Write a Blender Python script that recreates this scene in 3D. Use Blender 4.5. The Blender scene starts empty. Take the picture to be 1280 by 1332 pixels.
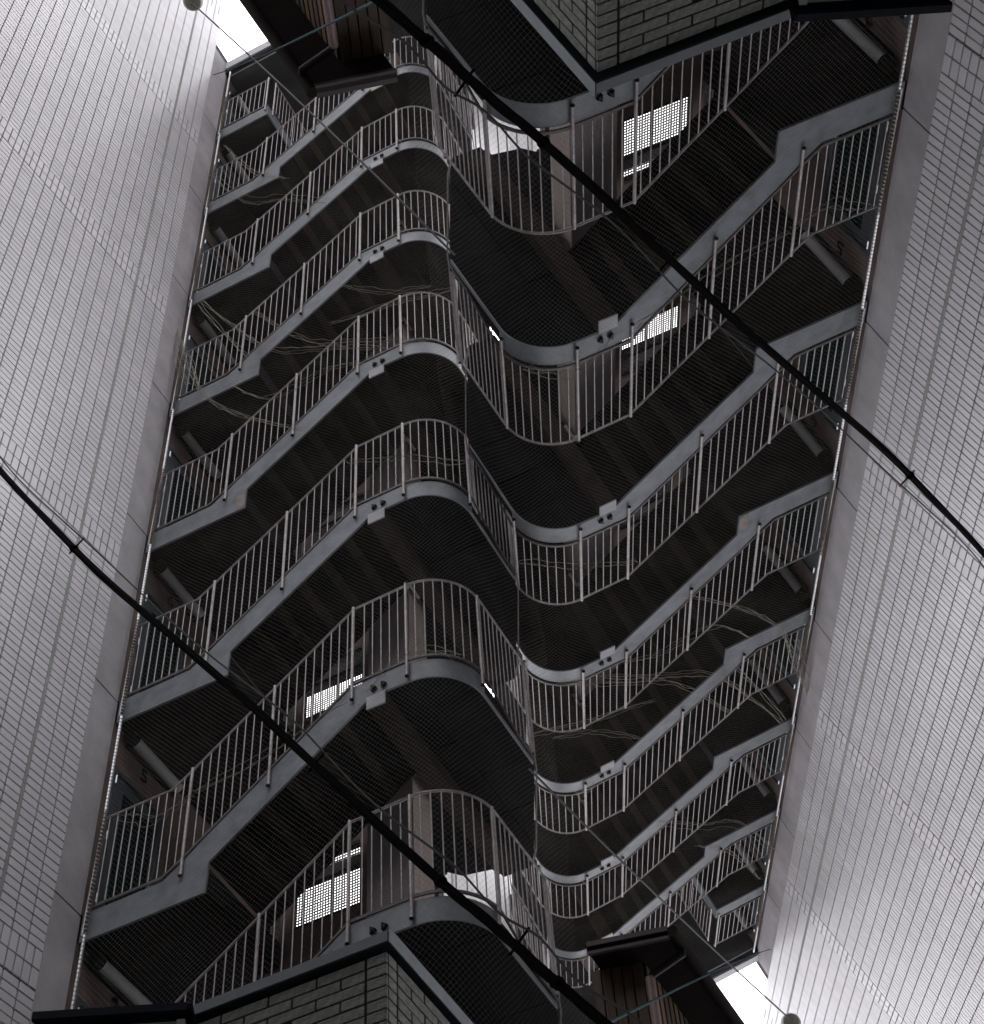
import bpy, bmesh, math, random
import numpy as np
from mathutils import Matrix, Vector, Quaternion
random.seed(7); rng = np.random.default_rng(7)
C = bpy.context.scene.collection
PI = math.pi

# ------------------------------------------------------------------ camera
# The photograph shows the same place twice, the second time turned half a turn
# about the line of sight.  Each half is built upright in its own frame
# (x along the stair front, y away, z up, camera at the origin) and then stood
# up in the world, where the camera looks straight up between the two.
FPX, PW, PH = 2270.35, 1280.0, 1332.0
R = np.array([[0.88712489, 0.45859234, -0.05198545],
              [0.39451775, -0.69504008, 0.60106159],
              [0.23951027, -0.55372588, -0.79751017]])
R[:, 0] *= -1 if np.linalg.det(R) < 0 else 1
CAMROT = Matrix.Rotation(PI, 4, 'X')
RM = Matrix([[R[i][j] for j in range(3)] for i in range(3)]).to_4x4()
M_A = CAMROT @ RM
M_B = CAMROT @ Matrix.Rotation(PI, 4, 'Z') @ RM
cam_d = bpy.data.cameras.new('camera'); cam = bpy.data.objects.new('camera', cam_d); C.objects.link(cam)
cam_d.sensor_fit = 'HORIZONTAL'; cam_d.sensor_width = 36.0; cam_d.lens = 36.0 * FPX / PW
cam_d.clip_start = 0.05; cam_d.clip_end = 4000
cam.matrix_world = CAMROT
sc = bpy.context.scene; sc.camera = cam

# ------------------------------------------------------------------ sky, sun, exposure
W = bpy.data.worlds.new('World'); sc.world = W; W.use_nodes = True
nt = W.node_tree; nt.nodes.clear()
out = nt.nodes.new('ShaderNodeOutputWorld'); bg = nt.nodes.new('ShaderNodeBackground')
sky = nt.nodes.new('ShaderNodeTexSky'); sky.sky_type = 'NISHITA'; sky.sun_disc = False
sky.sun_elevation = math.radians(90); sky.sun_rotation = 0.0
sky.air_density = 1.0; sky.dust_density = 6.0; sky.ozone_density = 1.0
hsv = nt.nodes.new('ShaderNodeHueSaturation'); hsv.inputs['Saturation'].default_value = 0.10
cl = nt.nodes.new('ShaderNodeMix'); cl.data_type = 'RGBA'; cl.inputs['Factor'].default_value = 0.85      # closed, even cloud cover
cl.inputs[7].default_value = (9.6, 9.5, 9.8, 1)
nt.links.new(sky.outputs[0], hsv.inputs['Color']); nt.links.new(hsv.outputs[0], cl.inputs[6]); nt.links.new(cl.outputs[2], bg.inputs[0])
nt.links.new(bg.outputs[0], out.inputs[0]); bg.inputs[1].default_value = 0.15
sun_d = bpy.data.lights.new('sun', 'SUN'); sun_d.energy = 0.8; sun_d.angle = math.radians(40); sun_d.color = (1, .97, .94)
sun = bpy.data.objects.new('sun', sun_d); C.objects.link(sun)      # straight down: an overcast noon
sc.view_settings.view_transform = 'Standard'; sc.view_settings.look = 'None'
sc.view_settings.gamma = 1.0; sc.view_settings.use_curve_mapping = False
sc.view_settings.exposure = 1.32
sc.render.engine = 'CYCLES'
sc.cycles.max_bounces = 5; sc.cycles.diffuse_bounces = 3; sc.cycles.glossy_bounces = 2

# ------------------------------------------------------------------ materials
def mat(name, col, rough=.6, metal=0., var=.12, scale=6., bump=.0, bscale=60., col2=None, island=0., detail=6, stretch=None, spec=.4):
    m = bpy.data.materials.new(name); m.use_nodes = True; t = m.node_tree; N = t.nodes; L = t.links
    b = N['Principled BSDF']; b.inputs['Roughness'].default_value = rough; b.inputs['Metallic'].default_value = metal
    b.inputs['Specular IOR Level'].default_value = spec
    tc = N.new('ShaderNodeTexCoord'); src = tc.outputs['Object']
    if stretch:
        mp = N.new('ShaderNodeMapping'); mp.inputs['Scale'].default_value = stretch; L.new(src, mp.inputs[0]); src = mp.outputs[0]
    n = N.new('ShaderNodeTexNoise'); n.inputs['Scale'].default_value = scale; n.inputs['Detail'].default_value = detail
    n.inputs['Roughness'].default_value = .65; L.new(src, n.inputs['Vector'])
    rmp = N.new('ShaderNodeValToRGB'); rmp.color_ramp.elements[0].position = .3; rmp.color_ramp.elements[1].position = .7
    c2 = col2 or tuple(c * (1 - var * 2) for c in col)
    rmp.color_ramp.elements[0].color = (*c2, 1); rmp.color_ramp.elements[1].color = (*col, 1)
    L.new(n.outputs['Fac'], rmp.inputs[0]); last = rmp.outputs[0]
    if island:
        g = N.new('ShaderNodeNewGeometry'); oi = N.new('ShaderNodeObjectInfo')
        ad = N.new('ShaderNodeMath'); ad.operation = 'ADD'; L.new(g.outputs['Random Per Island'], ad.inputs[0]); L.new(oi.outputs['Random'], ad.inputs[1])
        fr = N.new('ShaderNodeMath'); fr.operation = 'FRACT'; L.new(ad.outputs[0], fr.inputs[0])
        mr = N.new('ShaderNodeMapRange'); mr.inputs['To Min'].default_value = 1 - island; mr.inputs['To Max'].default_value = 1.0
        L.new(fr.outputs[0], mr.inputs['Value'])
        mx = N.new('ShaderNodeMix'); mx.data_type = 'RGBA'; mx.blend_type = 'MULTIPLY'; mx.inputs['Factor'].default_value = 1
        L.new(last, mx.inputs[6]); L.new(mr.outputs[0], mx.inputs[7]); last = mx.outputs[2]
    L.new(last, b.inputs['Base Color'])
    if bump:
        n2 = N.new('ShaderNodeTexNoise'); n2.inputs['Scale'].default_value = bscale; n2.inputs['Detail'].default_value = 4; L.new(src, n2.inputs['Vector'])
        bp = N.new('ShaderNodeBump'); bp.inputs['Strength'].default_value = bump; bp.inputs['Distance'].default_value = .01
        L.new(n2.outputs['Fac'], bp.inputs['Height']); L.new(bp.outputs[0], b.inputs['Normal'])
    return m
MT = dict(
 tile=mat('glazed_tile', (.80, .775, .81), .34, var=.07, scale=1.1, stretch=(1, 1, .35), island=.10, bump=.05, bscale=30),
 grout=mat('grout', (.035, .032, .034), .9, bump=.3),
 sealant=mat('sealant', (.36, .37, .36), .7, var=.15, scale=3),
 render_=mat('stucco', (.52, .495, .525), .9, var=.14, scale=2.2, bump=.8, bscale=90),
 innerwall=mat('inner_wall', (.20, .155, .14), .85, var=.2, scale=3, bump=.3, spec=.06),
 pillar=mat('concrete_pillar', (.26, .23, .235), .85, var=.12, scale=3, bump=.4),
 fascia=mat('grey_paint', (.26, .283, .312), .5, var=.24, scale=3.5, bump=.12, bscale=25),
 beamplate=mat('beam_plate_paint', (.42, .43, .46), .5, var=.12),
 rustfascia=mat('rusted_paint', (.33, .33, .33), .6, col2=(.20, .12, .07), scale=7, bump=.2),
 rail=mat('rail_paint', (.52, .51, .55), .45, metal=.2, var=.3, scale=9, col2=(.27, .22, .19)),
 baserail=mat('weathered_rail', (.16, .14, .14), .6, var=.3, scale=20),
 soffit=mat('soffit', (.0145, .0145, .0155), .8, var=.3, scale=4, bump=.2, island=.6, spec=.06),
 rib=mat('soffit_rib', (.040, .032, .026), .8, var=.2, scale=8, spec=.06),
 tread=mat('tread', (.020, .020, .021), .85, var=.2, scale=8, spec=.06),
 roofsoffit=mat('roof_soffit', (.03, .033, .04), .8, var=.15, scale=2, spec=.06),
 coping=mat('light_coping', (.6, .6, .62), .6, var=.05),
 net=mat('net_cord', (.25, .23, .21), .9, var=.2, scale=3, spec=.06),
 netgreen=mat('old_net_cord', (.42, .40, .34), .9, var=.3, scale=9),
 galv=mat('galvanised', (.62, .63, .66), .35, metal=.7, var=.2, scale=30),
 door=mat('door_paint', (.075, .09, .105), .5, var=.15),
 glass=mat('dark_door_glass', (.006, .018, .018), .12, var=.1),
 lampw=mat('lamp_cover', (.58, .59, .60), .5, var=.06),
 black=mat('black_plastic', (.012, .012, .013), .5, var=.2, spec=.06),
 cable=mat('cable_sheath', (.003, .003, .0035), .85, var=.2, spec=.02),
 wire=mat('grey_wire', (.04, .042, .04), .6, var=.2, spec=.1),
 green=mat('green_wire', (.004, .055, .042), .7, col2=(.004, .012, .035), scale=3, spec=.06),
 blockf=mat('rough_block', (.22, .228, .212), .92, col2=(.10, .10, .092), scale=26, detail=10, bump=.9, bscale=80, island=.14),
 blockjoint=mat('block_joint', (.035, .034, .033), .95),
 flashing=mat('metal_flashing', (.045, .055, .066), .5, metal=.2, var=.3, scale=4),
 flashlight=mat('flashing_edge', (.20, .225, .24), .5, metal=.2, var=.2, scale=6),
 canopy=mat('canopy_metal', (.008, .010, .016), .5, metal=.3, var=.2, spec=.06),
 canwall=mat('pale_green_panel', (.42, .50, .47), .6, var=.1, scale=2),
 trim=mat('white_trim', (.75, .75, .75), .5, var=.05),
 wood=mat('brown_board', (.105, .066, .045), .7, var=.3, scale=3, stretch=(8, 8, .6), island=.35, bump=.2, bscale=30),
 woodnew=mat('pale_board', (.19, .105, .055), .7, var=.3, scale=3, stretch=(8, 8, .6), island=.5),
 eave=mat('eave_wood', (.024, .018, .016), .8, var=.2, spec=.06),
 eavef=mat('eave_fascia', (.075, .062, .065), .7, var=.2, scale=6),
 pipe=mat('downpipe', (.30, .20, .21), .45, var=.2, scale=6),
 pipedark=mat('dark_pipe', (.03, .03, .032), .5, var=.2, spec=.06),
 sign=mat('sign_plate', (.7, .7, .7), .5, var=.05),
 ink=mat('sign_ink', (.10, .10, .10), .6),
 lampdome=mat('lamp_dome', (.38, .38, .33), .45, var=.1),
 farwall=mat('far_white_wall', (.75, .74, .75), .8, var=.06),
 bars=mat('lattice_bar', (.035, .033, .035), .6),
 concrete=mat('roof_concrete', (.25, .25, .25), .9),
 asphalt=mat('asphalt', (.05, .05, .05), .95, var=.2, scale=.5, bump=.4),
)

# ------------------------------------------------------------------ mesh helpers (all in a half's own frame)
class MB:
    def __init__(s): s.v = []; s.f = []
    def quadbox(s, p8):
        b = len(s.v); s.v += [tuple(map(float, p)) for p in p8]
        s.f += [tuple(b + i for i in q) for q in ((0, 3, 2, 1), (4, 5, 6, 7), (0, 1, 5, 4), (1, 2, 6, 5), (2, 3, 7, 6), (3, 0, 4, 7))]
        return s
    def box(s, x0, x1, y0, y1, z0, z1):
        return s.quadbox([(x0, y0, z0), (x1, y0, z0), (x1, y1, z0), (x0, y1, z0), (x0, y0, z1), (x1, y0, z1), (x1, y1, z1), (x0, y1, z1)])
    def obox(s, o, ux, uy, uz):
        o, ux, uy, uz = map(lambda q: np.array(q, float), (o, ux, uy, uz))
        return s.quadbox([o, o + ux, o + ux + uy, o + uy, o + uz, o + ux + uz, o + ux + uy + uz, o + uy + uz])
    def prism(s, pts, d):                                   # polygon swept by d
        n = len(pts); b = len(s.v); d = np.array(d, float)
        s.v += [tuple(map(float, p)) for p in pts] + [tuple(np.array(p, float) + d) for p in pts]
        s.f.append(tuple(range(b, b + n))[::-1]); s.f.append(tuple(range(b + n, b + 2 * n)))
        for i in range(n):
            j = (i + 1) % n; s.f.append((b + i, b + j, b + n + j, b + n + i))
        return s
    def tube(s, pts, r, n=8, cap=True, rs=None):
        pts = [np.array(p, float) for p in pts]; b0 = len(s.v); up = None
        for i, p in enumerate(pts):
            t = (pts[min(i + 1, len(pts) - 1)] - pts[max(i - 1, 0)]); t = t / (np.linalg.norm(t) + 1e-12)
            if up is None:
                up = np.array([0, 0, 1.]) if abs(t[2]) < .9 else np.array([1., 0, 0])
            a = np.cross(t, up); a /= np.linalg.norm(a); c = np.cross(a, t); up = c
            rr = rs[i] if rs is not None else r
            for k in range(n):
                w = 2 * PI * k / n; s.v.append(tuple(p + rr * (math.cos(w) * a + math.sin(w) * c)))
        m = len(pts)
        for i in range(m - 1):
            for k in range(n):
                k2 = (k + 1) % n; s.f.append((b0 + i * n + k, b0 + i * n + k2, b0 + (i + 1) * n + k2, b0 + (i + 1) * n + k))
        if cap:
            s.f.append(tuple(b0 + k for k in range(n))[::-1]); s.f.append(tuple(b0 + (m - 1) * n + k for k in range(n)))
        return s
    def strip(s, path, z0, z1, th):                         # upright band of height z0..z1 following a plan path
        P = [np.array(p[:2], float) for p in path]; n = len(P); rows = []
        for i in range(n):
            t = P[min(i + 1, n - 1)] - P[max(i - 1, 0)]; t /= np.linalg.norm(t); nn = np.array([-t[1], t[0]]) * th
            a, c = P[i], P[i] + nn; b = len(s.v)
            s.v += [(a[0], a[1], z0), (a[0], a[1], z1), (c[0], c[1], z1), (c[0], c[1], z0)]; rows.append(b)
        for i in range(n - 1):
            a, b = rows[i], rows[i + 1]
            for k in range(4):
                k2 = (k + 1) % 4; s.f.append((a + k, a + k2, b + k2, b + k))
        s.f.append(tuple(rows[0] + k for k in range(4))); s.f.append(tuple(rows[-1] + k for k in (3, 2, 1, 0)))
        return s
    def mesh(s, name, m, base=(0, 0, 0), smooth=False, bevel=0):
        me = bpy.data.meshes.new(name); B = np.array(base, float)
        me.from_pydata([tuple(np.array(v) - B) for v in s.v], [], s.f); me.materials.append(MT[m] if isinstance(m, str) else m)
        if smooth: me.polygons.foreach_set('use_smooth', [True] * len(me.polygons)); 
        bm = bmesh.new(); bm.from_mesh(me); bmesh.ops.recalc_face_normals(bm, faces=bm.faces)
        if bevel: bmesh.ops.bevel(bm, geom=bm.edges[:], offset=bevel, segments=1, affect='EDGES')
        bm.to_mesh(me); bm.free()
        if smooth:
            try: me.set_sharp_from_angle(angle=math.radians(40))
            except Exception: pass
        me.update(); return me

ROOTS = []                                                  # (object, label for the second half)
def thing(name, base, label, cat, label_b=None, group=None):
    o = bpy.data.objects.new(name, None); C.objects.link(o); o.empty_display_size = .2
    o.location = base; o['label'] = label; o['category'] = cat
    if group: o['group'] = group
    o['_base'] = list(base); ROOTS.append((o, label_b)); return o
def base_of(p):
    while p is not None and '_base' not in p: p = p.parent
    return tuple(p['_base']) if p is not None else (0, 0, 0)
def part(name, mb, m, parent, smooth=False, bevel=0, label=None, kind=None):
    me = mb.mesh(name, m, base_of(parent), smooth, bevel)
    o = bpy.data.objects.new(name, me); C.objects.link(o); o.parent = parent
    if label: o['label'] = label
    if kind: o['kind'] = kind
    return o
def inst(name, me, parent, loc, scale=None, rot=None):       # a copy that shares its mesh; the mesh is modelled about the origin
    o = bpy.data.objects.new(name, me); C.objects.link(o); o.parent = parent
    b = base_of(parent); o.location = (loc[0] - b[0], loc[1] - b[1], loc[2] - b[2])
    if scale: o.scale = scale
    if rot: o.rotation_euler = rot
    return o
def single(name, mb, m, base, label, cat, label_b=None, group=None, smooth=False, bevel=0):
    me = mb.mesh(name, m, base, smooth, bevel); o = bpy.data.objects.new(name, me); C.objects.link(o)
    o.location = base; o['label'] = label; o['category'] = cat
    if group: o['group'] = group
    ROOTS.append((o, label_b)); return o
RT = R.T
def ray(x, y):
    d = np.array([x - 640, -(y - 666), -FPX]); return RT @ (d / np.linalg.norm(d))
def onY(x, y, Y): d = ray(x, y); return d * Y / d[1]
def proj(q):
    c = R @ np.asarray(q, float); return 640 - FPX * c[0] / c[2], 666 + FPX * c[1] / c[2]
def clip_poly(pts, x0, x1, y0, y1):
    def cut(P, f, g):
        o = []
        for i in range(len(P)):
            a, b = P[i], P[(i + 1) % len(P)]; fa, fb = f(a), f(b)
            if fa >= 0: o.append(a)
            if (fa >= 0) != (fb >= 0):
                t = fa / (fa - fb); o.append((a[0] + t * (b[0] - a[0]), a[1] + t * (b[1] - a[1])))
        return o
    P = list(pts)
    for f in (lambda p: p[0] - x0, lambda p: x1 - p[0], lambda p: p[1] - y0, lambda p: y1 - p[1]):
        if len(P) < 3: return []
        P = cut(P, f, None)
    return P if len(P) >= 3 else []

# ================================================================== the stair tower of one half
FBL = [7.80, 10.71, 13.634, 16.554, 19.454, 22.336, 25.212, 27.986]
FBR = [9.42, 12.37, 15.29, 18.22, 21.10, 23.98, 26.80]
XW, YC = -8.87, 9.5536                    # plane of the side wall, and the corner where the tiles stop
ZTOP = 31.2
A3 = math.radians(84.413); D3 = np.array([math.cos(A3), math.sin(A3), 0]); N3 = np.array([math.sin(A3), -math.cos(A3), 0])
def P3(s, z, o=0): return np.array([XW, YC, 0]) + D3 * s + N3 * o + np.array([0, 0, z])

# ---- tiled building
bld = thing('tiled_building', (XW, YC, 4.0), 'tall white tiled building filling the left side, its fire stairs at its right edge', 'building',
            'tall white tiled building filling the right side, hanging upside down')
core = MB(); q0 = P3(0, 0, -.02); q1 = P3(-8, 0, -.02)
core.prism([(q1[0], q1[1], 2.0), (q0[0], q0[1], 2.0), (XW - .02, 13.4, 2.0), (XW - 9, 13.4, 2.0), (q1[0] - 9, q1[1], 2.0)], (0, 0, 29.4))
part('core_wall', core, 'grout', bld)
up = MB(); up.prism([(q1[0], q1[1], 31.4), (q0[0], q0[1], 31.4), (q0[0] - 7, q0[1] - .3, 31.4), (q1[0] - 9, q1[1], 31.4)], (0, 0, 7)); part('upper_wall', up, 'render_', bld)
EJ = [4.1, 9.885, 15.785, 21.445, 26.985, 32.6, 38.2]
TP, G, JW = .2045, .0175, .030
tiles = []
for j in range(len(EJ) - 1):
    za, zb = EJ[j], EJ[j + 1]
    if zb < 8.5: continue
    za += .012
    for r_ in range(2):                    # two upright courses above every movement joint
        for c in range(62):
            s1 = -.003 - c * TP / 2
            s1 -= JW if c >= 6 else 0
            tiles.append((s1 - TP / 2 + G, s1, za + r_ * .208, za + (r_ + 1) * .208 - G))
    zc = za + .416; n = round((zb - zc) / .1013); h = (zb - zc) / n
    for r_ in range(n):
        z0 = zc + r_ * h
        for c in range(31):
            s1 = -.003 - c * TP
            s1 -= JW if c >= 3 else 0
            tiles.append((s1 - TP + G, s1, z0, z0 + h - G))
def inview(p, m=12):
    x, y = proj(p); return -m < x < 1280 + m and -m < y < 1332 + m, x, y
near, rest = [], []
for t in tiles:
    if t[3] < 8.6: continue
    ok, x, y = inview(P3((t[0] + t[1]) / 2, (t[2] + t[3]) / 2))
    d = np.linalg.norm(P3((t[0] + t[1]) / 2, (t[2] + t[3]) / 2)); a = (t[1] - t[0]) * (t[3] - t[2]) / d ** 2.7
    hid = x > 60 and y > 1300
    (near if ok and not hid else rest).append((a, t))
near.sort(key=lambda q: -q[0]); rest += near[290:]; near = near[:290]
def tilebox(mb, t, o=.0):
    s0, s1, z0, z1 = t; mb.obox(P3(s0, z0, -.02), D3 * (s1 - s0), (0, 0, z1 - z0), N3 * (.0232 + o))
mb = MB()
for a, t in rest: tilebox(mb, t, random.uniform(-.0012, .0012))
part('tile_field', mb, 'tile', bld, kind='stuff')
tm = {}
for a, t in near:
    k = (round(t[1] - t[0], 3), round(t[3] - t[2], 3))
    if k not in tm:
        m_ = MB(); m_.obox((0, 0, 0), D3 * k[0], (0, 0, k[1]), N3 * .0232); tm[k] = m_.mesh('tile', 'tile', bevel=.0015)
    p = P3(t[0], t[2], -.02 + random.uniform(-.001, .001)); inst('tile', tm[k], bld, p)
sl = MB(); sl.obox(P3(-.645, 4, -.02), D3 * .037, (0, 0, 34), N3 * .026); part('sealant_joint', sl, 'sealant', bld)
# rendered side wall in storey-high panels
jz = [z + .311 for z in FBL]
zs = [4.2] + jz + [31.15]
wm = MB()
for a, b in zip(zs[:-1], zs[1:]):
    w_ = MB().box(XW - .02, XW, YC, 9.97, a + .009, b - .009); part('wall_panel', w_, 'render_', bld, bevel=.003)

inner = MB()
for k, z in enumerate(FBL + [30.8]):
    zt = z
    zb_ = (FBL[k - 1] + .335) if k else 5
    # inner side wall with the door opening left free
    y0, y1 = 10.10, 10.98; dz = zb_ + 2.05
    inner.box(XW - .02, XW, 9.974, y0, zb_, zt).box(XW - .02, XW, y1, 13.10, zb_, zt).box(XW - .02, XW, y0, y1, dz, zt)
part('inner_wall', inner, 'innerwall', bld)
for k, z in enumerate(FBL):
    zb_ = z + .335; dz = zb_ + 2.05
    d = part('door', MB().box(XW - .03, XW - .012, 10.10, 10.98, zb_, dz).box(XW - .012, XW + .012, 10.10, 10.15, zb_, dz).box(XW - .012, XW + .012, 10.93, 10.98, zb_, dz).box(XW - .012, XW + .012, 10.15, 10.93, dz - .05, dz), 'door', bld)
    part('door_glass', MB().box(XW - .012, XW - .006, 10.30, 10.85, zb_ + .25, dz - .22), 'glass', d)
    for hz in (.25, 1.05, 1.82): part('hinge', MB().tube([(XW + .02, 10.125, zb_ + hz), (XW + .02, 10.125, zb_ + hz + .11)], .012, 6), 'galv', d)
    part('door_handle', MB().tube([(XW + .05, 10.88, zb_ + .95), (XW + .05, 10.80, zb_ + .95)], .012, 6).box(XW - .012, XW + .05, 10.875, 10.885, zb_ + .945, zb_ + .955), 'galv', d)
def text_mesh(txt, size, m, ext=.004):
    cu = bpy.data.curves.new('t', 'FONT'); cu.body = txt; cu.size = size; cu.extrude = ext; cu.align_x = 'CENTER'; cu.align_y = 'CENTER'; cu.offset = size * .012
    o = bpy.data.objects.new('t', cu); C.objects.link(o); dg = bpy.context.evaluated_depsgraph_get()
    me = bpy.data.meshes.new_from_object(o.evaluated_get(dg)); bpy.data.objects.remove(o); bpy.data.curves.remove(cu)
    me.materials.clear(); me.materials.append(MT[m]); me.name = 'floor_number'; return me
ND = [(10.63, 10.47), (10.57, 13.34), (10.57, 16.25), (10.57, 19.2), (10.57, 22.0), (10.57, 24.9), (10.57, 27.65)]
for (y, z), n in zip(ND, '4567891'):
    n = n if n != '1' else '10'
    inst('floor_number', text_mesh(n, .26, 'black'), bld, (XW + .006, y, z), rot=(PI / 2, 0, PI / 2))
# stair core: rear wall with lattice openings, and the pillar between the flights
rw = MB(); Y0, Y1 = 12.98, 13.10
for k in range(len(FBL)):
    za = FBL[k] + .25; zb_ = (FBL[k + 1] if k < 7 else 30.7) + .25; w0, w1 = FBL[k] + 1.85, FBL[k] + 3.10
    if k == 7: w1 = w0 + .8
    rw.box(XW - .02, -6.62, Y0, Y1, za, w0).box(XW - .02, -6.62, Y0, Y1, w1, zb_)
    for a, b in ((XW - .02, -8.80), (-7.35, -6.62)): rw.box(a, b, Y0, Y1, w0, w1)
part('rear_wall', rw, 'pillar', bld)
sw = MB(); Y0, Y1 = 11.28, 11.36
for k in range(7):
    za = FBL[k] - .35; zb_ = FBL[k + 1] - .35; w0, w1 = FBL[k] + .42, FBL[k] + 1.26
    for a, b, c, d in ((-7.72, -6.42, za, w0), (-7.72, -6.42, w1, zb_), (-7.72, -7.66, w0, w1), (-7.50, -7.37, w0, w1), (-6.61, -6.42, w0, w1)): sw.box(a, b, Y0, Y1, c, d)
part('spine_wall', sw, 'innerwall', bld)
for k in range(7):
    w0, w1 = FBL[k] + .42, FBL[k] + 1.26
    g = part('lattice_window', MB().box(-7.37, -6.61, Y0 + .005, Y1 - .005, w0, w0 + .03).box(-7.37, -6.61, Y0 + .005, Y1 - .005, w1 - .03, w1).box(-7.37, -6.61, Y0 + .005, Y1 - .005, w0 + .53, w0 + .66), 'bars', bld)
    b = MB(); x = -7.65
    while x < -6.62:
        if not -7.51 < x < -7.37: b.box(x, x + .011, Y0 + .037, Y0 + .045, w0 + .001, w1 - .001)
        x += .030
    z = w0 + .03
    while z < w1 - .02:
        b.box(-7.66, -7.50, Y0 + .046, Y0 + .052, z, z + .015).box(-7.37, -6.61, Y0 + .046, Y0 + .052, z, z + .015); z += .034
    part('lattice_bar', b, 'bars', g, kind='stuff')
pp_ = part('pillar', MB().box(-6.40, -5.905, 11.06, 11.44, 7.0, 30.7), 'pillar', bld)
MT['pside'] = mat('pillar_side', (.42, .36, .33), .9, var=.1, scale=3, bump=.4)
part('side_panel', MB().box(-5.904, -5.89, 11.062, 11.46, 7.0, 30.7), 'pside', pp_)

# ---- fire staircase
st = thing('fire_staircase', (-7.0, 10.0, 7.8), 'grey steel fire staircase zigzagging up the left tower, right way up', 'staircase',
           'grey steel fire staircase on the right, its steps and railings upside down')
arc = lambda cx, cy, r, a0, a1, n: [(cx + r * math.cos(math.radians(a0 + (a1 - a0) * i / n)), cy + r * math.sin(math.radians(a0 + (a1 - a0) * i / n))) for i in range(n + 1)]
XS, RR = -4.80, .54
front = [(-5.85, 10.0), (-5.34, 10.0)]
a1_ = arc(-5.34, 10.54, RR, -90, 0, 14); a2_ = [(XS, 11.60), (XS - .05, 11.74), (-5.38, 12.80), (-5.50, 12.97)]
curve = a1_ + a2_[0:] + [(-6.30, 12.76)]
plan_r = [(-5.84, 10.012), (-5.34, 10.012)] + arc(-5.34, 10.54, RR - .012, -90, 0, 14)[1:] + [(x - .012, y - .005) for x, y in a2_] + [(-5.84, 12.965)]
def landing_parts(z, plan, xcuts, ycuts, th):
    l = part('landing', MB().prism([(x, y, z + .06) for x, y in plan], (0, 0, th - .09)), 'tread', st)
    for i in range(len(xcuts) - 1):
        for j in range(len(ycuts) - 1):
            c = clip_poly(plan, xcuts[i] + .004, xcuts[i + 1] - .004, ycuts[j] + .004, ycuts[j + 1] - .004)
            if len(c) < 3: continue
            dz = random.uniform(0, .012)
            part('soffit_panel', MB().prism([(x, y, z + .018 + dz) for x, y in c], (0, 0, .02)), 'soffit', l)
    return l
pick = MB().tube([(0, 0, 0), (0, 0, 1)], .0062, 6).mesh('picket', 'rail', smooth=True)
postm = MB().tube([(0, 0, 0), (0, 0, 1)], .0165, 10).mesh('post', 'rail', smooth=True)
def rails(top, bot, parent=None):
    r = part('railing', MB().tube(top, .0125, 8), 'rail', st, smooth=True)
    b = MB()
    for p, q in zip(bot[:-1], bot[1:]): 
        p = np.array(p, float); q = np.array(q, float); t = q - p; n = np.cross(t, (0, 0, 1.)); n = n / np.linalg.norm(n) * .008
        b.obox(p - n - np.array([0, 0, .016]), t, 2 * n, (0, 0, .032))
    part('base_rail', b, 'baserail', r); return r
def interp(path, s):
    acc = 0
    for p, q in zip(path[:-1], path[1:]):
        L_ = math.dist(p[:2], q[:2])
        if acc + L_ >= s: t = (s - acc) / L_; return [p[i] + t * (q[i] - p[i]) for i in range(len(p))]
        acc += L_
    return list(path[-1])
plen = lambda path: sum(math.dist(p[:2], q[:2]) for p, q in zip(path[:-1], path[1:]))
npick = 0
extra = MB()
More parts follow.
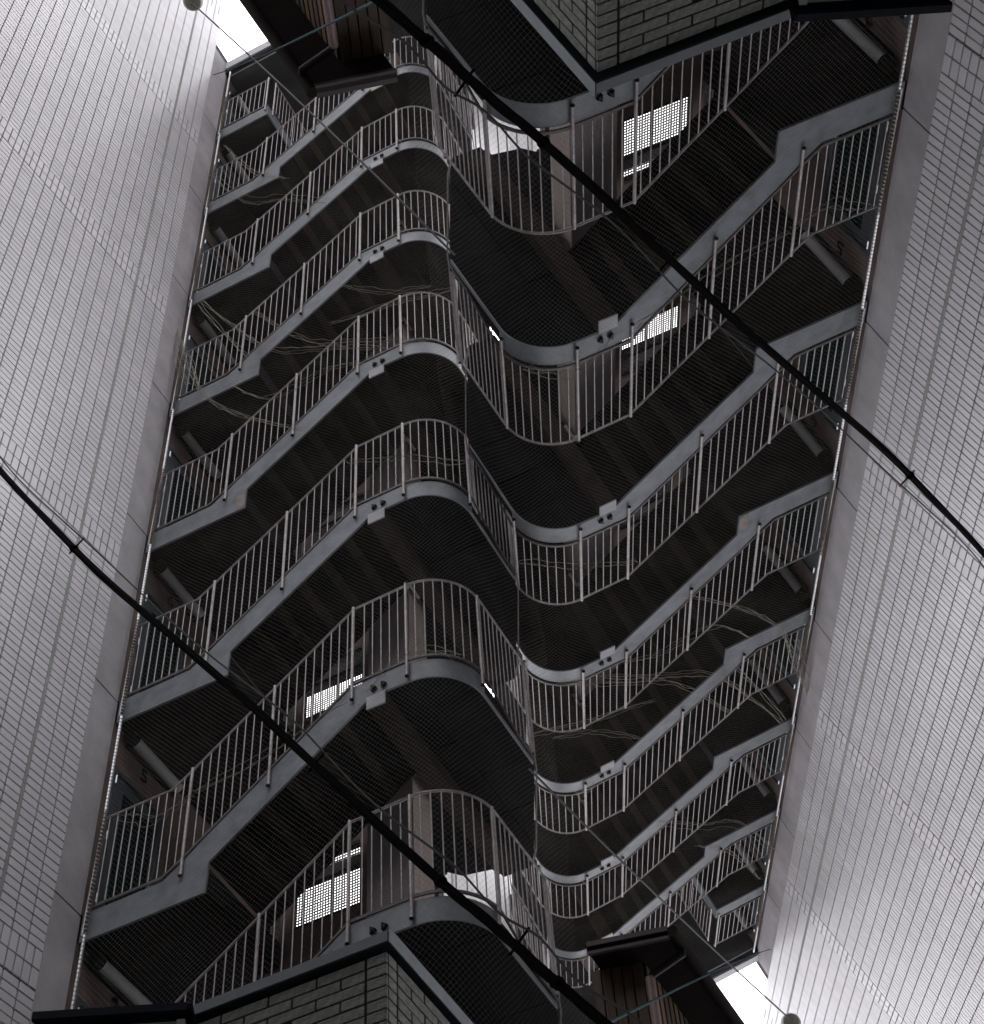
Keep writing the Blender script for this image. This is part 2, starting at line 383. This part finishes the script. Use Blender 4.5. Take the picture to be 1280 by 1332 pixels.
for k in range(8):
    zl = FBL[k]; zr = FBR[k] if k < 7 else None
    # left landing
    xr = -7.48 if k < 7 else -7.86
    pl = [(-8.865, 10.012), (xr, 10.012), (xr, 12.975), (-8.865, 12.975)]
    landing_parts(zl, pl, [-9, -8.2, -7.3], [10, 10.95, 11.85, 13.0], .335)
    rusty = (k == 3)
    if k < 7:
        prof = [(-8.86, zl), (-7.48, zl), (-7.47, zl + .36), (-5.79, zr - .03), (-5.788, zr), (-5.34, zr), (-5.34, zr + .25), (-5.965, zr + .25), (-7.50, zl + .736), (-7.74, zl + .52), (-7.97, zl + .345), (-8.86, zl + .335)]
        f_ = part('stringer', MB().prism([(x, 9.988, z) for x, z in prof], (0, .024, 0)), 'fascia', st)
        if rusty: part('rust_patch', MB().box(-7.60, -7.483, 9.984, 9.9875, zl + .03, zl + .30), 'rustfascia', f_)
        part('curved_fascia', MB().strip(a1_, zr, zr + .25, .014).strip(a1_[-1:] + a2_[:1], zr, zr + .055, .014), 'fascia', f_, smooth=True)
        ld = landing_parts(zr, plan_r, [-5.9, -5.33, -4.7], [10, 10.44, 10.95, 11.5, 12.1, 13.0], .25)
        part('cross_beam', MB().box(-5.79, -5.59, 9.99, 12.7, zr - .17, zr - .004), 'rib', ld)
        part('beam_end_plate', MB().box(-5.792, -5.588, 9.972, 9.988, zr - .172, zr - .006), 'beamplate', ld)
        for cx in (-5.735, -5.625):
            part('cleat', MB().prism([(cx, 9.985, zr + .05), (cx + .055, 9.985, zr + .09), (cx, 9.985, zr + .13)], (0, -.03, 0)), 'black', ld)
        # front flight
        def flight(xa, za, xb, zb2, y0, y1):
            nrm = np.array([-(zb2 - za), 0, (xb - xa)]); nrm = nrm / np.linalg.norm(nrm) * (1 if nrm[2] > 0 else -1)
            t = np.array([xb - xa, 0, zb2 - za])
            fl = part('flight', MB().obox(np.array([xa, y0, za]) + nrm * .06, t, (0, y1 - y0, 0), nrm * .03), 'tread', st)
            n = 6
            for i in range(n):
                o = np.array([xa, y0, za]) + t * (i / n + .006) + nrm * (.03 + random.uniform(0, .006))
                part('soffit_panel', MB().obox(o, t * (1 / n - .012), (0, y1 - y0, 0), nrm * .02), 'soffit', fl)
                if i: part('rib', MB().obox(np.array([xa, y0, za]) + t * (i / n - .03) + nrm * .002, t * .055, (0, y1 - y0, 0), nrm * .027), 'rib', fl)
            m = 8
            for i in range(m):
                o = np.array([xa, y0, za]) + t * ((i + .5) / m) + np.array([0, 0, .17])
                part('tread', MB().box(o[0] - .13, o[0] + .13, y0, y1, o[2], o[2] + .03), 'tread', fl)
        flight(-7.47, zl + .36, -5.80, zr, 10.013, 11.05)
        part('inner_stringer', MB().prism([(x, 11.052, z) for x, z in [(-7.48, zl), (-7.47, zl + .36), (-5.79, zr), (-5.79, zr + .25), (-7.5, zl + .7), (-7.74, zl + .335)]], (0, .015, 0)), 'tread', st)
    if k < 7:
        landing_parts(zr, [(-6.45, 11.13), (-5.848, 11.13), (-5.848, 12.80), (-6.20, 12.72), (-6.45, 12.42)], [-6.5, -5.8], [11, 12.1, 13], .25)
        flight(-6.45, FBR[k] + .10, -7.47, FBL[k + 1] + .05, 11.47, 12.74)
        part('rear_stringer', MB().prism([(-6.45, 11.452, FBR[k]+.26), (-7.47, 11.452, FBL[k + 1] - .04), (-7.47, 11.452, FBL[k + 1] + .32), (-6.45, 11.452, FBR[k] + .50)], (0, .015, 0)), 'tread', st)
    # ---- railing of the storey
    if k < 7:
        top = [(-8.80, 9.985, zl + 1.52), (-7.99, 9.985, zl + 1.525), (-7.76, 9.985, zl + 1.69), (-5.95, 9.985, zr + 1.42), (-5.34, 9.985, zr + 1.435)]
        bot = [(-8.80, 9.985, zl + .385), (-7.99, 9.985, zl + .39), (-7.78, 9.985, zl + .53), (-5.95, 9.985, zr + .285), (-5.34, 9.985, zr + .29)]
        c1 = [(x, y) for x, y in arc(-5.34, 10.54, RR + .015, -90, 0, 14)][1:]; c2 = [(x + .015, y + .005) for x, y in a2_]
        tail = c1 + [(XS + .015, 11.2)] + c2 + [(-5.8, 12.775)]
        top2 = top + [(x, y, zr + 1.435) for x, y in tail]; bot2 = bot + [(x, y, zr + (.29 if i < 14 else .085)) for i, (x, y) in enumerate(tail)]
        rl = rails(top2, bot2)
        xb = -8.80
        s = .075; L1 = 3.46
        total = plen(bot2); posts = [1.04, 1.95, 2.85, 3.46, 3.46 + .80, 3.46 + 1.88]
        while s < total:
            if min(abs(s - p) for p in posts) > .045:
                b_ = interp(bot2, s); t_ = interp(top2, s)
                # same plan position on both rails
                if s < L1:
                    x = -8.80 + s; zt = np.interp(x, [p[0] for p in top], [p[2] for p in top]); zb_ = np.interp(x, [p[0] for p in bot], [p[2] for p in bot]); px, py = x, 9.985
                else: px, py, zt, zb_ = b_[0], b_[1], zr + 1.435, b_[2]
                if 11.70 < py < 12.85 and px < XS + .01: s += .0965; continue
                if s < L1 + 1.75 and npick < 290 and k >= 0:
                    inst('picket', pick, rl, (px, py, zb_), scale=(1, 1, zt - zb_)); npick += 1
                else: extra.tube([(px, py, zb_), (px, py, zt)], .0062, 6)
            s += .0965
        for s in posts:
            b_ = interp(bot2, s)
            if s <= L1:
                x = -8.80 + s; zt = np.interp(x, [p[0] for p in top], [p[2] for p in top]); zb_ = np.interp(x, [p[0] for p in bot], [p[2] for p in bot]); px, py = x, 9.965
                lo = .24
            else: px, py, zt, zb_ = b_[0], b_[1], zr + 1.435, zr + .29; lo = .2
            if s > L1: # just outside the curved fascia
                v = np.array([px + 5.34, py - 10.54])
                if py < 10.54: v = v / np.linalg.norm(v); px, py = -5.34 + v[0] * (RR + .025), 10.54 + v[1] * (RR + .025)
                
            inst('post', postm, rl, (px, py, zb_ - lo), scale=(1, 1, zt - zb_ + lo))
            part('post_foot', MB().tube([(px, py - .005, zb_ - lo - .012), (px, py - .005, zb_ - lo)], .021, 8), 'black', rl)
    else:
        top = [(-8.80, 9.985, zl + 1.5), (-7.86, 9.985, zl + 1.5)]; bot = [(-8.80, 9.985, zl + .385), (-7.86, 9.985, zl + .385)]
        part('stringer', MB().box(-8.86, -7.86, 9.988, 10.012, zl, zl + .33), 'fascia', st)
        part('stringer', MB().box(-7.858, -7.836, 9.988, 12.79, zl, zl + .33), 'fascia', st)
        rl = rails(top, bot)
        for i in range(9): inst('picket', pick, rl, (-8.72 + .0965 * i, 9.985, zl + .385), scale=(1, 1, 1.115))
        inst('post', postm, rl, (-7.88, 9.965, zl + .15), scale=(1, 1, 1.36))
        rl = rails([(-7.83, 10.1, zl + 1.5), (-7.83, 12.7, zl + 1.5)], [(-7.83, 10.1, zl + .385), (-7.83, 12.7, zl + .385)])
        for i in range(26):
            if i % 9 == 0: inst('post', postm, rl, (-7.825, 10.12 + .0965 * i, zl + .15), scale=(1, 1, 1.36))
            else: inst('picket', pick, rl, (-7.83, 10.12 + .0965 * i, zl + .385), scale=(1, 1, 1.115))
part('rear_picket', extra, 'rail', st, kind='stuff')
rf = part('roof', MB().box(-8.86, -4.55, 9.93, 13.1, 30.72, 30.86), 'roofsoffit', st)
part('coping', MB().box(-8.86, -4.5, 9.90, 13.1, 30.864, 31.16), 'coping', rf)
part('edge_rail', MB().tube([(-8.75, 9.97, 30.58), (-4.9, 9.97, 30.58)], .012, 6), 'rail', rf)

# ---- bird net over the stair front
def net_point(s, z):
    # plan path: front straight, round the corner, down the side
    L1 = 3.36; r = .66; L2 = r * PI / 2
    if s < L1: x, y, nx, ny = -8.70 + s, 9.88, 0, -1
    elif s < L1 + L2:
        a = (s - L1) / r; x, y = -5.34 + r * math.sin(a), 10.54 - r * math.cos(a); nx, ny = math.sin(a), -math.cos(a)
    else: x, y, nx, ny = -5.34 + r, 10.54 + (s - L1 - L2), 1, 0
    w = .030 * math.sin(s * 2.1 + z * .7) + .028 * math.sin(z * 2.17 + s * 1.3) + .018 * math.sin(s * 5.3 - z * 1.1) + .012 * math.sin(z * 5.1 + s * 3.)
    w += .05 * math.sin(max(0, min(1, (s) / 3.4)) * PI) * math.sin(z * 2.15)
    w *= min(1, s * 2.5)
    sx = .010 * math.sin(z * 3.1 + s); 
    return (x + nx * w - ny * sx * 0, y + ny * w, z + .012 * math.sin(s * 4 + z * 1.7))
net = thing('bird_net', (-8.7, 9.88, 8.8), 'fine brown bird net stretched over the front of the left fire staircase', 'net',
            'fine brown bird net stretched over the upside-down fire staircase on the right')
SM, ZA, ZB, SP, SG, HW = 3.36 + .66 * PI / 2 + 1.35, 7.7, 30.55, .052, .10, .0012
nv, nf = [], []
for fam in (0, 1):
    c = -SM
    rng_c = np.arange(-SM, (ZB - ZA) * .8 + SM, SP)
    for c in rng_c:
        # s runs 0..SM ; z = ZA + (c + dir*s)/.8
        pts = []
        for s in np.arange(0, SM + SG, SG):
            s = min(s, SM); z = ZA + (c + (s if fam == 0 else (SM - s))) / .8
            if ZA <= z <= ZB: pts.append(net_point(s, z))
            elif pts: break
        if len(pts) < 2: continue
        b = len(nv)
        P = np.array(pts); 
        for p in P: nv.append((p[0], p[1], p[2] - HW)); nv.append((p[0], p[1], p[2] + HW))
        for i in range(len(P) - 1): nf.append((b + 2 * i, b + 2 * i + 2, b + 2 * i + 3, b + 2 * i + 1))
me = bpy.data.meshes.new('net_mesh'); B_ = np.array(net['_base']); me.from_pydata([tuple(np.array(v) - B_) for v in nv], [], nf); me.materials.append(MT['net'])
o = bpy.data.objects.new('net_mesh', me); C.objects.link(o); o.parent = net; o['kind'] = 'stuff'
def sag(pts, n, amp):
    P = [np.array(p, float) for p in pts]; o = []
    for a, b in zip(P[:-1], P[1:]):
        for i in range(n): o.append(a + (b - a) * i / n)
    o.append(P[-1]); return [p + rng.normal(0, amp, 3) for p in o]
def smooth_path(px, Y, n=8):
    P = [onY(x, y, Y) for x, y in px]; out = []
    for i in range(len(P) - 1):
        p0, p1, p2, p3 = P[max(i - 1, 0)], P[i], P[i + 1], P[min(i + 2, len(P) - 1)]
        for k in range(n):
            t = k / n; out.append(.5 * ((2 * p1) + (-p0 + p2) * t + (2 * p0 - 5 * p1 + 4 * p2 - p3) * t * t + (-p0 + 3 * p1 - 3 * p2 + p3) * t ** 3))
    out.append(P[-1]); return out
cords = [[(228, 430), (262, 505), (310, 535), (400, 560)], [(262, 392), (300, 420), (352, 450), (430, 450), (500, 452)],
         [(258, 395), (300, 440), (330, 470)], [(300, 500), (350, 515), (420, 480), (470, 470)], [(226, 425), (250, 470), (258, 510)],
         [(330, 405), (400, 440), (470, 440), (560, 440)], [(440, 370), (500, 378), (560, 372)], [(275, 225), (320, 258), (370, 255), (425, 262)],
         [(290, 190), (330, 222), (372, 232)], [(150, 1060), (180, 1055), (200, 1058), (250, 1032)], [(250, 1030), (330, 985), (400, 935), (452, 905)],
         [(480, 900), (520, 850), (560, 840), (600, 852)], [(455, 600), (530, 590), (610, 600)], [(430, 420), (520, 388), (600, 372)], [(222, 410), (225, 450), (243, 500)]]
for c in cords:
    p = smooth_path(c, 9.86); mb = MB()
    for j in range(4 if random.random() < .5 else 3):
        off = rng.normal(0, .02, 3) * (1, .5, 1)
        q = [np.array(a) + off + rng.normal(0, .008, 3) + np.array([0, 0, -.05 * j * math.sin(PI * i / len(p))]) for i, a in enumerate(p)]
        mb.tube(q, .0030, 4, cap=False)
    part('loose_cord', mb, 'netgreen', net)
# pole with the net laced to it
pl = thing('net_pole', (-8.71, 9.90, 9.0), 'slim galvanised pole laced with cord beside the left landings', 'pole',
           'slim galvanised pole laced with cord beside the right-hand upside-down landings')
for k in range(len(FBL)):
    a = FBL[k - 1] + 1.53 if k else 8.2; b = FBL[k] - .02
    part('pole_section', MB().tube([(-8.735, 9.91, a), (-8.735, 9.91, b)], .017, 8), 'galv', pl, smooth=True)
    part('pole_section', MB().tube([(-8.76, 9.91, b + .0), (-8.775, 9.93, b + .36), (-8.735, 9.91, b + 1.54)], .014, 8), 'rail', pl, smooth=True)
part('pole_section', MB().tube([(-8.735, 9.91, FBL[7] + 1.5), (-8.735, 9.91, 30.6)], .017, 8), 'galv', pl, smooth=True)
rg = MB(); z = 8.4
while z < 30.5: rg.tube([(-8.735, 9.91, z), (-8.735, 9.91, z + .010)], .0195, 8); z += .05
part('lacing', rg, 'netgreen', pl, kind='stuff')

# ---- tube lights on the door wall and small lamps on the pillar
ORD = ['4', '5', '6', '7', '8', '9', '10', '11']
zz = FBL[1:] + [30.72]
for k, z in enumerate(zz):
    if k == 7: z = 30.3
    zc = z - .10; xc = XW + .095
    lab = 'white tube wall light under the left landings, %s of eight counted from the bottom' % ['first', 'second', 'third', 'fourth', 'fifth', 'sixth', 'seventh', 'eighth'][k]
    labb = 'upside-down tube wall light by the right tiled wall, %s of eight counted from the top' % ['first', 'second', 'third', 'fourth', 'fifth', 'sixth', 'seventh', 'eighth'][k]
    t = thing('tube_light', (XW, 10.6, zc), lab, 'light', labb, 'tube lights beside the stair doors')
    part('cover', MB().tube([(xc, 10.235, zc), (xc, 11.06, zc)], .062, 16), 'lampw', t, smooth=True)
    part('end_cap', MB().tube([(xc - .004, 10.13, zc - .004), (xc, 10.232, zc)], .078, 14), 'black', t, smooth=True)
    part('bracket', MB().box(XW + .002, XW + .03, 10.2, 11.08, zc - .07, zc + .03), 'black', t)
for k in range(1, 6):
    z = FBL[k + 1] - .02 - 1.42 + 1.42; zz_ = FBR[k] + 2.83
    lab = 'small white lamp behind the curved railing of the left stairs, %s from the bottom' % ['', 'first', 'second', 'third', 'fourth', 'fifth'][k]
    labb = 'small white lamp behind an upside-down curved railing on the right, %s from the top' % ['', 'first', 'second', 'third', 'fourth', 'fifth'][k]
    t = thing('pillar_lamp', (-5.85, 11.1, zz_), lab, 'light', labb, 'small lamps on the stair pillar')
    part('tube', MB().tube([(-5.84, 11.0, zz_), (-5.84, 11.22, zz_ - .01)], .02, 8), 'lampw', t, smooth=True)
    part('bracket', MB().box(-5.90, -5.85, 10.97, 11.03, zz_ - .03, zz_ + .04), 'lampw', t)

# ---- near block building at the foot
Xc, Yc, Zt = -3.357, 6.0, 5.66
bb = thing('block_building', (Xc - 1, Yc + 1, 3.6), 'low grey block building with a corner and metal coping at the bottom edge', 'building',
           'upside-down grey block building with a corner and metal coping at the top edge')
DX, DY = 1.45, 1.5
part('backing_wall', MB().box(Xc - DX, Xc - .012, Yc + .012, Yc + DY, 3.4, Zt - .10), 'blockjoint', bb)
cp = part('coping', MB().box(Xc - DX, Xc + .03, Yc - .035, Yc + DY, Zt - .075, Zt), 'flashing', bb, bevel=.006)
part('coping_edge', MB().box(Xc + .031, Xc + .037, Yc - .035, Yc + DY, Zt - .085, Zt + .004), 'flashlight', cp)
ph, gl = .067, .009
cnt = 0
row = 0; z = Zt - .095 - ph
bms = {}
def block(axis, u0, u1, z0):
    k = (axis, round(u1 - u0, 4))
    if k not in bms:
        m_ = MB()
        if axis == 'x': m_.box(0, k[1], 0, .016, 0, ph - gl)
        else: m_.box(-.016, 0, 0, k[1], 0, ph - gl)
        bms[k] = m_.mesh('block', 'blockf', bevel=.0018)
    j = random.uniform(-.0015, .0015)
    p = (u0, Yc + j, z0) if axis == 'x' else (Xc + j, u0, z0)
    inst('block', bms[k], bb, p)
while z > 4.62:
    # front face: corner piece, straight joint, then half-bonded blocks
    block('x', Xc - .112, Xc - .003, z)
    e = Xc - .125; o_ = .139 if row % 2 else 0
    if o_: block('x', e - .130, e, z); e -= .139
    while e > Xc - DX + .28:
        if proj((e - .1, Yc, z))[1] < 1350: block('x', e - .269, e, z)
        e -= .278
    block('y', Yc + .018, Yc + .098, z)
    e = Yc + .110
    if o_: block('y', e, e + .130, z); e += .139
    while e < Yc + DY - .28:
        if proj((Xc, e + .05, z))[1] < 1350: block('y', e, e + .269, z)
        e += .278
    z -= ph; row += 1

# ---- dark canopy with pale wall at the bottom left corner
a = np.array([-5.028, 5.437]); b = np.array([-4.327, 5.769]); u = (b - a) / np.linalg.norm(b - a); v = np.array([-u[1], u[0]])
cn = thing('canopy_roof', (a[0], a[1], 4.2), 'thin black canopy roof over a pale green wall in the bottom left corner', 'canopy',
           'upside-down thin black canopy roof over a pale green wall in the top right corner')
pz = lambda p, z: (p[0], p[1], z)
e1 = b + u * .0; 
part('roof', MB().prism([pz(a, 5.43), pz(e1, 5.43), pz(e1 + v * .9, 5.43), pz(a + v * .9, 5.43)], (0, 0, .07)), 'canopy', cn, bevel=.012)
part('gutter', MB().prism([pz(a - v * .03, 5.425), pz(e1 - v * .03 - u * .02, 5.425), pz(e1 - v * .002 - u * .02, 5.425), pz(a - v * .002, 5.425)], (0, 0, .045)), 'canopy', cn)
part('wall', MB().prism([pz(a + v * .05, 4.4), pz(e1 + v * .05 - u * .05, 4.4), pz(e1 + v * .8 - u * .05, 4.4), pz(a + v * .8, 4.4)], (0, 0, 1.02)), 'canwall', cn)
part('corner_trim', MB().prism([pz(e1 + v * .035 - u * .075, 4.4), pz(e1 + v * .035 - u * .035, 4.4), pz(e1 + v * .08 - u * .035, 4.4), pz(e1 + v * .08 - u * .075, 4.4)], (0, 0, 1.02)), 'trim', cn)

# ---- brown boarded house, lower right of the picture
S = 1.5; ZE = 6.2 * S
u = np.array([.972, .234, 0.]); w = np.array([.0, 1., 0.]); up_ = np.array([0, 0, 1.])
Cn = np.array([-2.575 * S, 7.50 * S, 0]); Lw = .29 * S; Dw = 2.6 * S
hs = thing('boarded_house', (Cn[0], Cn[1], ZE - 4), 'old brown boarded house with dark eaves and a downpipe, at lower right', 'house',
           'upside-down old brown boarded house with dark eaves and a downpipe, at upper left')
body = MB().prism([tuple(Cn - u * Lw + up_ * (ZE - 4)), tuple(Cn + up_ * (ZE - 4)), tuple(Cn + w * Dw + up_ * (ZE - 4)), tuple(Cn - u * Lw + w * Dw + up_ * (ZE - 4))], (0, 0, 4 - .02))
part('wall_backing', body, 'eave', hs)
nb = 5
for i in range(nb):
    o_ = Cn - u * Lw + u * (Lw / nb * i + .004) + np.array([.234, -.972, 0]) * .001; 
    part('board', MB().obox(o_ + up_ * (ZE - 4), u * (Lw / nb - .009), np.array([.234, -.972, 0]) * .02, (0, 0, 3.985)), 'wood', hs, bevel=.003)
n2 = 34
for i in range(n2):
    o_ = Cn + w * (Dw / n2 * i + .012 + .02); pale = i in (1, 2, 5, 8)
    part('board', MB().obox(o_ + up_ * (ZE - 4), w * (Dw / n2 - .032), np.array([1, 0, 0]) * .022, (0, 0, 3.985)), 'woodnew' if pale else 'wood', hs, bevel=.003)
OV = .20 * S
e0 = Cn - u * Lw * 1.0; e1 = Cn + u * OV; 
q = [np.array([-2.80, 7.265, 0]) * S, np.array([-2.355, 7.37, 0]) * S, e1 + w * Dw, e0 + w * Dw]
r_ = part('roof', MB().prism([tuple(p + up_ * ZE) for p in q], (0, 0, .05)), 'eave', hs)
part('eave_board', MB().obox(q[0] + up_ * (ZE - .03), q[1] - q[0], (0, .03, 0), (0, 0, .13)), 'eavef', r_)
gx = q[1] + np.array([.03, .0, 0])
part('gutter', MB().tube([gx + up_ * (ZE + .03), gx + w * (Dw * .9) + up_ * (ZE + .03)], .055, 10), 'eave', r_, smooth=True)
pc = Cn + np.array([.035, -.0, 0])
part('gutter_pipe', MB().tube([gx + w * .22 + up_ * (ZE), gx + w * .22 + up_ * (ZE - .05), pc + np.array([.06, -.04, ZE - .20]), pc + np.array([.03, -.05, ZE - .25])], .032, 10), 'pipedark', hs, smooth=True)
part('downpipe', MB().tube([pc + np.array([.03, -.05, ZE - .23]), pc + np.array([.03, -.05, ZE - 3.8])], .040, 12), 'pipe', hs, smooth=True)
for zz_ in (.75, 1.6): part('pipe_clip', MB().tube([pc + np.array([.03, -.05, ZE - zz_]), pc + np.array([.03, -.05, ZE - zz_ - .04])], .046, 12), 'pipedark', hs)
sgn = Cn + w * .20 + np.array([.05, 0, 0])
s_ = part('sign_plate', MB().box(sgn[0], sgn[0] + .012, sgn[1], sgn[1] + .16, ZE - 1.03, ZE - .88), 'sign', hs)
sm = MB()
for i in range(4): sm.box(sgn[0] + .0125, sgn[0] + .014, sgn[1] + .02, sgn[1] + .02 + .11 * random.uniform(.5, 1), ZE - .915 - .03 * i, ZE - .905 - .03 * i)
part('small_print', sm, 'ink', s_)

# ---- thick cable bundle, messenger wire, thin wires, hanging lamp
def catmull(P, n=10):
    P = [np.array(p, float) for p in P]; out = []
    for i in range(len(P) - 1):
        p0, p1, p2, p3 = P[max(i - 1, 0)], P[i], P[i + 1], P[min(i + 2, len(P) - 1)]
        for k in range(n):
            t = k / n; out.append(.5 * ((2 * p1) + (-p0 + p2) * t + (2 * p0 - 5 * p1 + 4 * p2 - p3) * t * t + (-p0 + 3 * p1 - 3 * p2 + p3) * t ** 3))
    out.append(P[-1]); return out
CB = [(-6.35, 5.0, 10.95), (-5.886, 5.0, 10.13), (-4.836, 5.0, 8.403), (-3.766, 5.0, 6.795), (-3.135, 5.0, 5.813), (-2.604, 5.0, 4.985), (-2.316, 5.0, 4.56), (-2.132, 5.0, 4.28), (-1.90, 5.0, 3.94), (-1.6, 5.0, 3.5)]
path = catmull(CB, 12)
cb = thing('cable_bundle', (-4.8, 5.0, 8.4), 'thick black bundle of overhead cables crossing from the left edge to the bottom', 'cable',
           'thick black bundle of overhead cables crossing from the top to the right edge')
for j, (r, ph_, am) in enumerate([(.0125, 0, .011), (.012, 2.1, .014), (.011, 4.2, .016), (.008, 1.0, .021), (.006, 3.0, .028), (.005, 5.0, .030)]):
    pp = [p + am * np.array([.5 * math.cos(ph_ + i * .21), math.sin(ph_ + i * .21) * .6, math.sin(ph_ + i * .21)]) for i, p in enumerate(path)]
    part('cable', MB().tube(pp, r, 10), 'cable', cb, smooth=True)
dn = np.array([.05, 0, .052])
ms = [p + dn * (1 + .22 * math.sin(i * .33)) for i, p in enumerate(path)]
part('messenger_wire', MB().tube(ms, .0055, 6), 'wire', cb, smooth=True)
for i in (3, 22, 47, 78):
    if i < len(path): part('hanger', MB().tube([path[i] - dn * .6, ms[i] + dn * .15], .006, 6), 'cable', cb)
for i in (22, 62, 88):
    t = path[i + 1] - path[i - 1]; t /= np.linalg.norm(t); part('clamp', MB().tube([path[i] - t * .012, path[i] + t * .012], .027, 12), 'cable', cb)
lm = [(-6.107, 6.0, 21.60), (-5.914, 6.0, 21.113), (-4.636, 6.0, 17.561), (-3.541, 6.0, 14.449), (-2.715, 6.0, 12.03)]
single('lamp_wire', MB().tube(catmull(lm, 8), .010, 8), 'wire', lm[0], 'thin grey wire running down from the round lamp at top left', 'wire',
       'thin grey wire running up from the round lamp at bottom right', smooth=True)
hl = thing('street_lamp', (-6.15, 6.0, 21.8), 'small round domed street lamp cut by the top edge, before white tiles', 'lamp',
           'small round domed street lamp cut by the bottom edge, before white tiles')
dome = MB(); c0 = np.array([-6.15, 6.05, 21.93]); ax_ = np.array([.15, -.1, -1.]); ax_ /= np.linalg.norm(ax_)
dome.tube([c0 - ax_ * .28, c0 - ax_ * .2, c0 - ax_ * .05, c0 + ax_ * .08, c0 + ax_ * .16, c0 + ax_ * .19], .1, 20, rs=[.03, .075, .125, .128, .10, .03]); part('dome', dome, 'lampdome', hl, smooth=True)
part('arm', MB().tube([c0 - ax_ * .26, c0 - ax_ * .7], .02, 8), 'wire', hl, smooth=True)
ga = ray(277, 97.5); ga = ga * (XW + .02) / ga[0]; gb = ray(520, -14); gb = gb * 6.5
gp = [tuple(ga + (gb - ga) * t - np.array([0, 0, .35]) * 4 * t * (1 - t) * .25) for t in (0, .2, .4, .6, .8, 1)]
single('green_wire', MB().tube(catmull(gp, 8), .0065, 8), 'green', gp[0], 'dark green wire slanting across the sky gap at top left', 'wire',
       'dark green wire slanting across the sky gap at bottom right', smooth=True)
# ---- a white building far behind, glimpsed under the lowest soffit
fb = thing('far_building', (-11.6, 24, 8), 'pale building glimpsed behind the lowest curved landing of the left stairs', 'building',
           'pale building glimpsed behind the topmost upside-down landing of the right stairs')
part('wall', MB().box(-12.6, -10.5, 22, 28, 8, 24.5), 'farwall', fb)
part('wall_joint', MB().box(-10.95, -10.93, 21.985, 21.999, 8, 24.5), 'sealant', fb)

# ================================================================== stand both halves up
def kids(o): return [c for c in bpy.data.objects if c.parent == o]
CH = {}
for o in bpy.data.objects:
    if o.parent: CH.setdefault(o.parent.name, []).append(o)
def copy_tree(o, parent=None):
    c = o.copy(); C.objects.link(c); c.parent = parent
    for ch in CH.get(o.name, []): copy_tree(ch, c)
    return c
for o, lb in ROOTS:
    L0 = Matrix.Translation(o.location)
    c = copy_tree(o)
    c.matrix_world = M_B @ L0; c['label'] = lb or o['label']
    o.matrix_world = M_A @ L0
for o in bpy.data.objects:
    if '_base' in o: del o['_base']
# ground below the camera
g = bpy.data.meshes.new('ground'); g.from_pydata([(-600, -600, 0), (600, -600, 0), (600, 600, 0), (-600, 600, 0)], [], [(0, 1, 2, 3)]); g.materials.append(MT['asphalt'])
go = bpy.data.objects.new('ground', g); C.objects.link(go); go.location = (0, 0, -1.6); go['kind'] = 'structure'

# unseen buildings added on both open sides to shade the lower storeys
MT['street'] = mat('shade_building_render', (.20, .19, .18), .9, var=.1, scale=.8); MT['streetglass'] = mat('shade_building_glass', (.03, .035, .04), .15)
for sy, side in ((-1, 'photograph bottom'), (1, 'photograph top')):
    H = 18.5; x0, x1 = -24, 24; ya, yb = 14.0, 21
    t = bpy.data.objects.new('shade_building', None); C.objects.link(t); t.location = (0, sy * ya, -1.6)
    t['label'] = 'plain brown-grey building added out of frame for shade, beyond the ' + side; t['category'] = 'building'; t['group'] = 'added shading buildings out of frame'
    wl = MB(); Z0 = 0
    fl = np.arange(0, H - 1, 3.0)
    def yy(a, b): return (min(sy * a, sy * b), max(sy * a, sy * b))
    wl.box(x0, x1, *yy(.3, yb - ya), 0, H)
    for z in fl: wl.box(x0, x1, *yy(0, .3), z, z + 1.0)
    for i in range(12): wl.box(x0 + i * 3.9, x0 + i * 3.9 + 1.1, *yy(.002, .298), 0, H)
    me = wl.mesh('wall', 'street'); o = bpy.data.objects.new('wall', me); C.objects.link(o); o.parent = t
    wn = MB()
    for z in fl:
        for i in range(11): wn.box(x0 + i * 3.9 + 1.1, x0 + i * 3.9 + 3.9, *yy(.2, .24), z + 1.0, z + 3.0)
    o = bpy.data.objects.new('window', wn.mesh('window', 'streetglass')); C.objects.link(o); o.parent = t; o['kind'] = 'stuff'
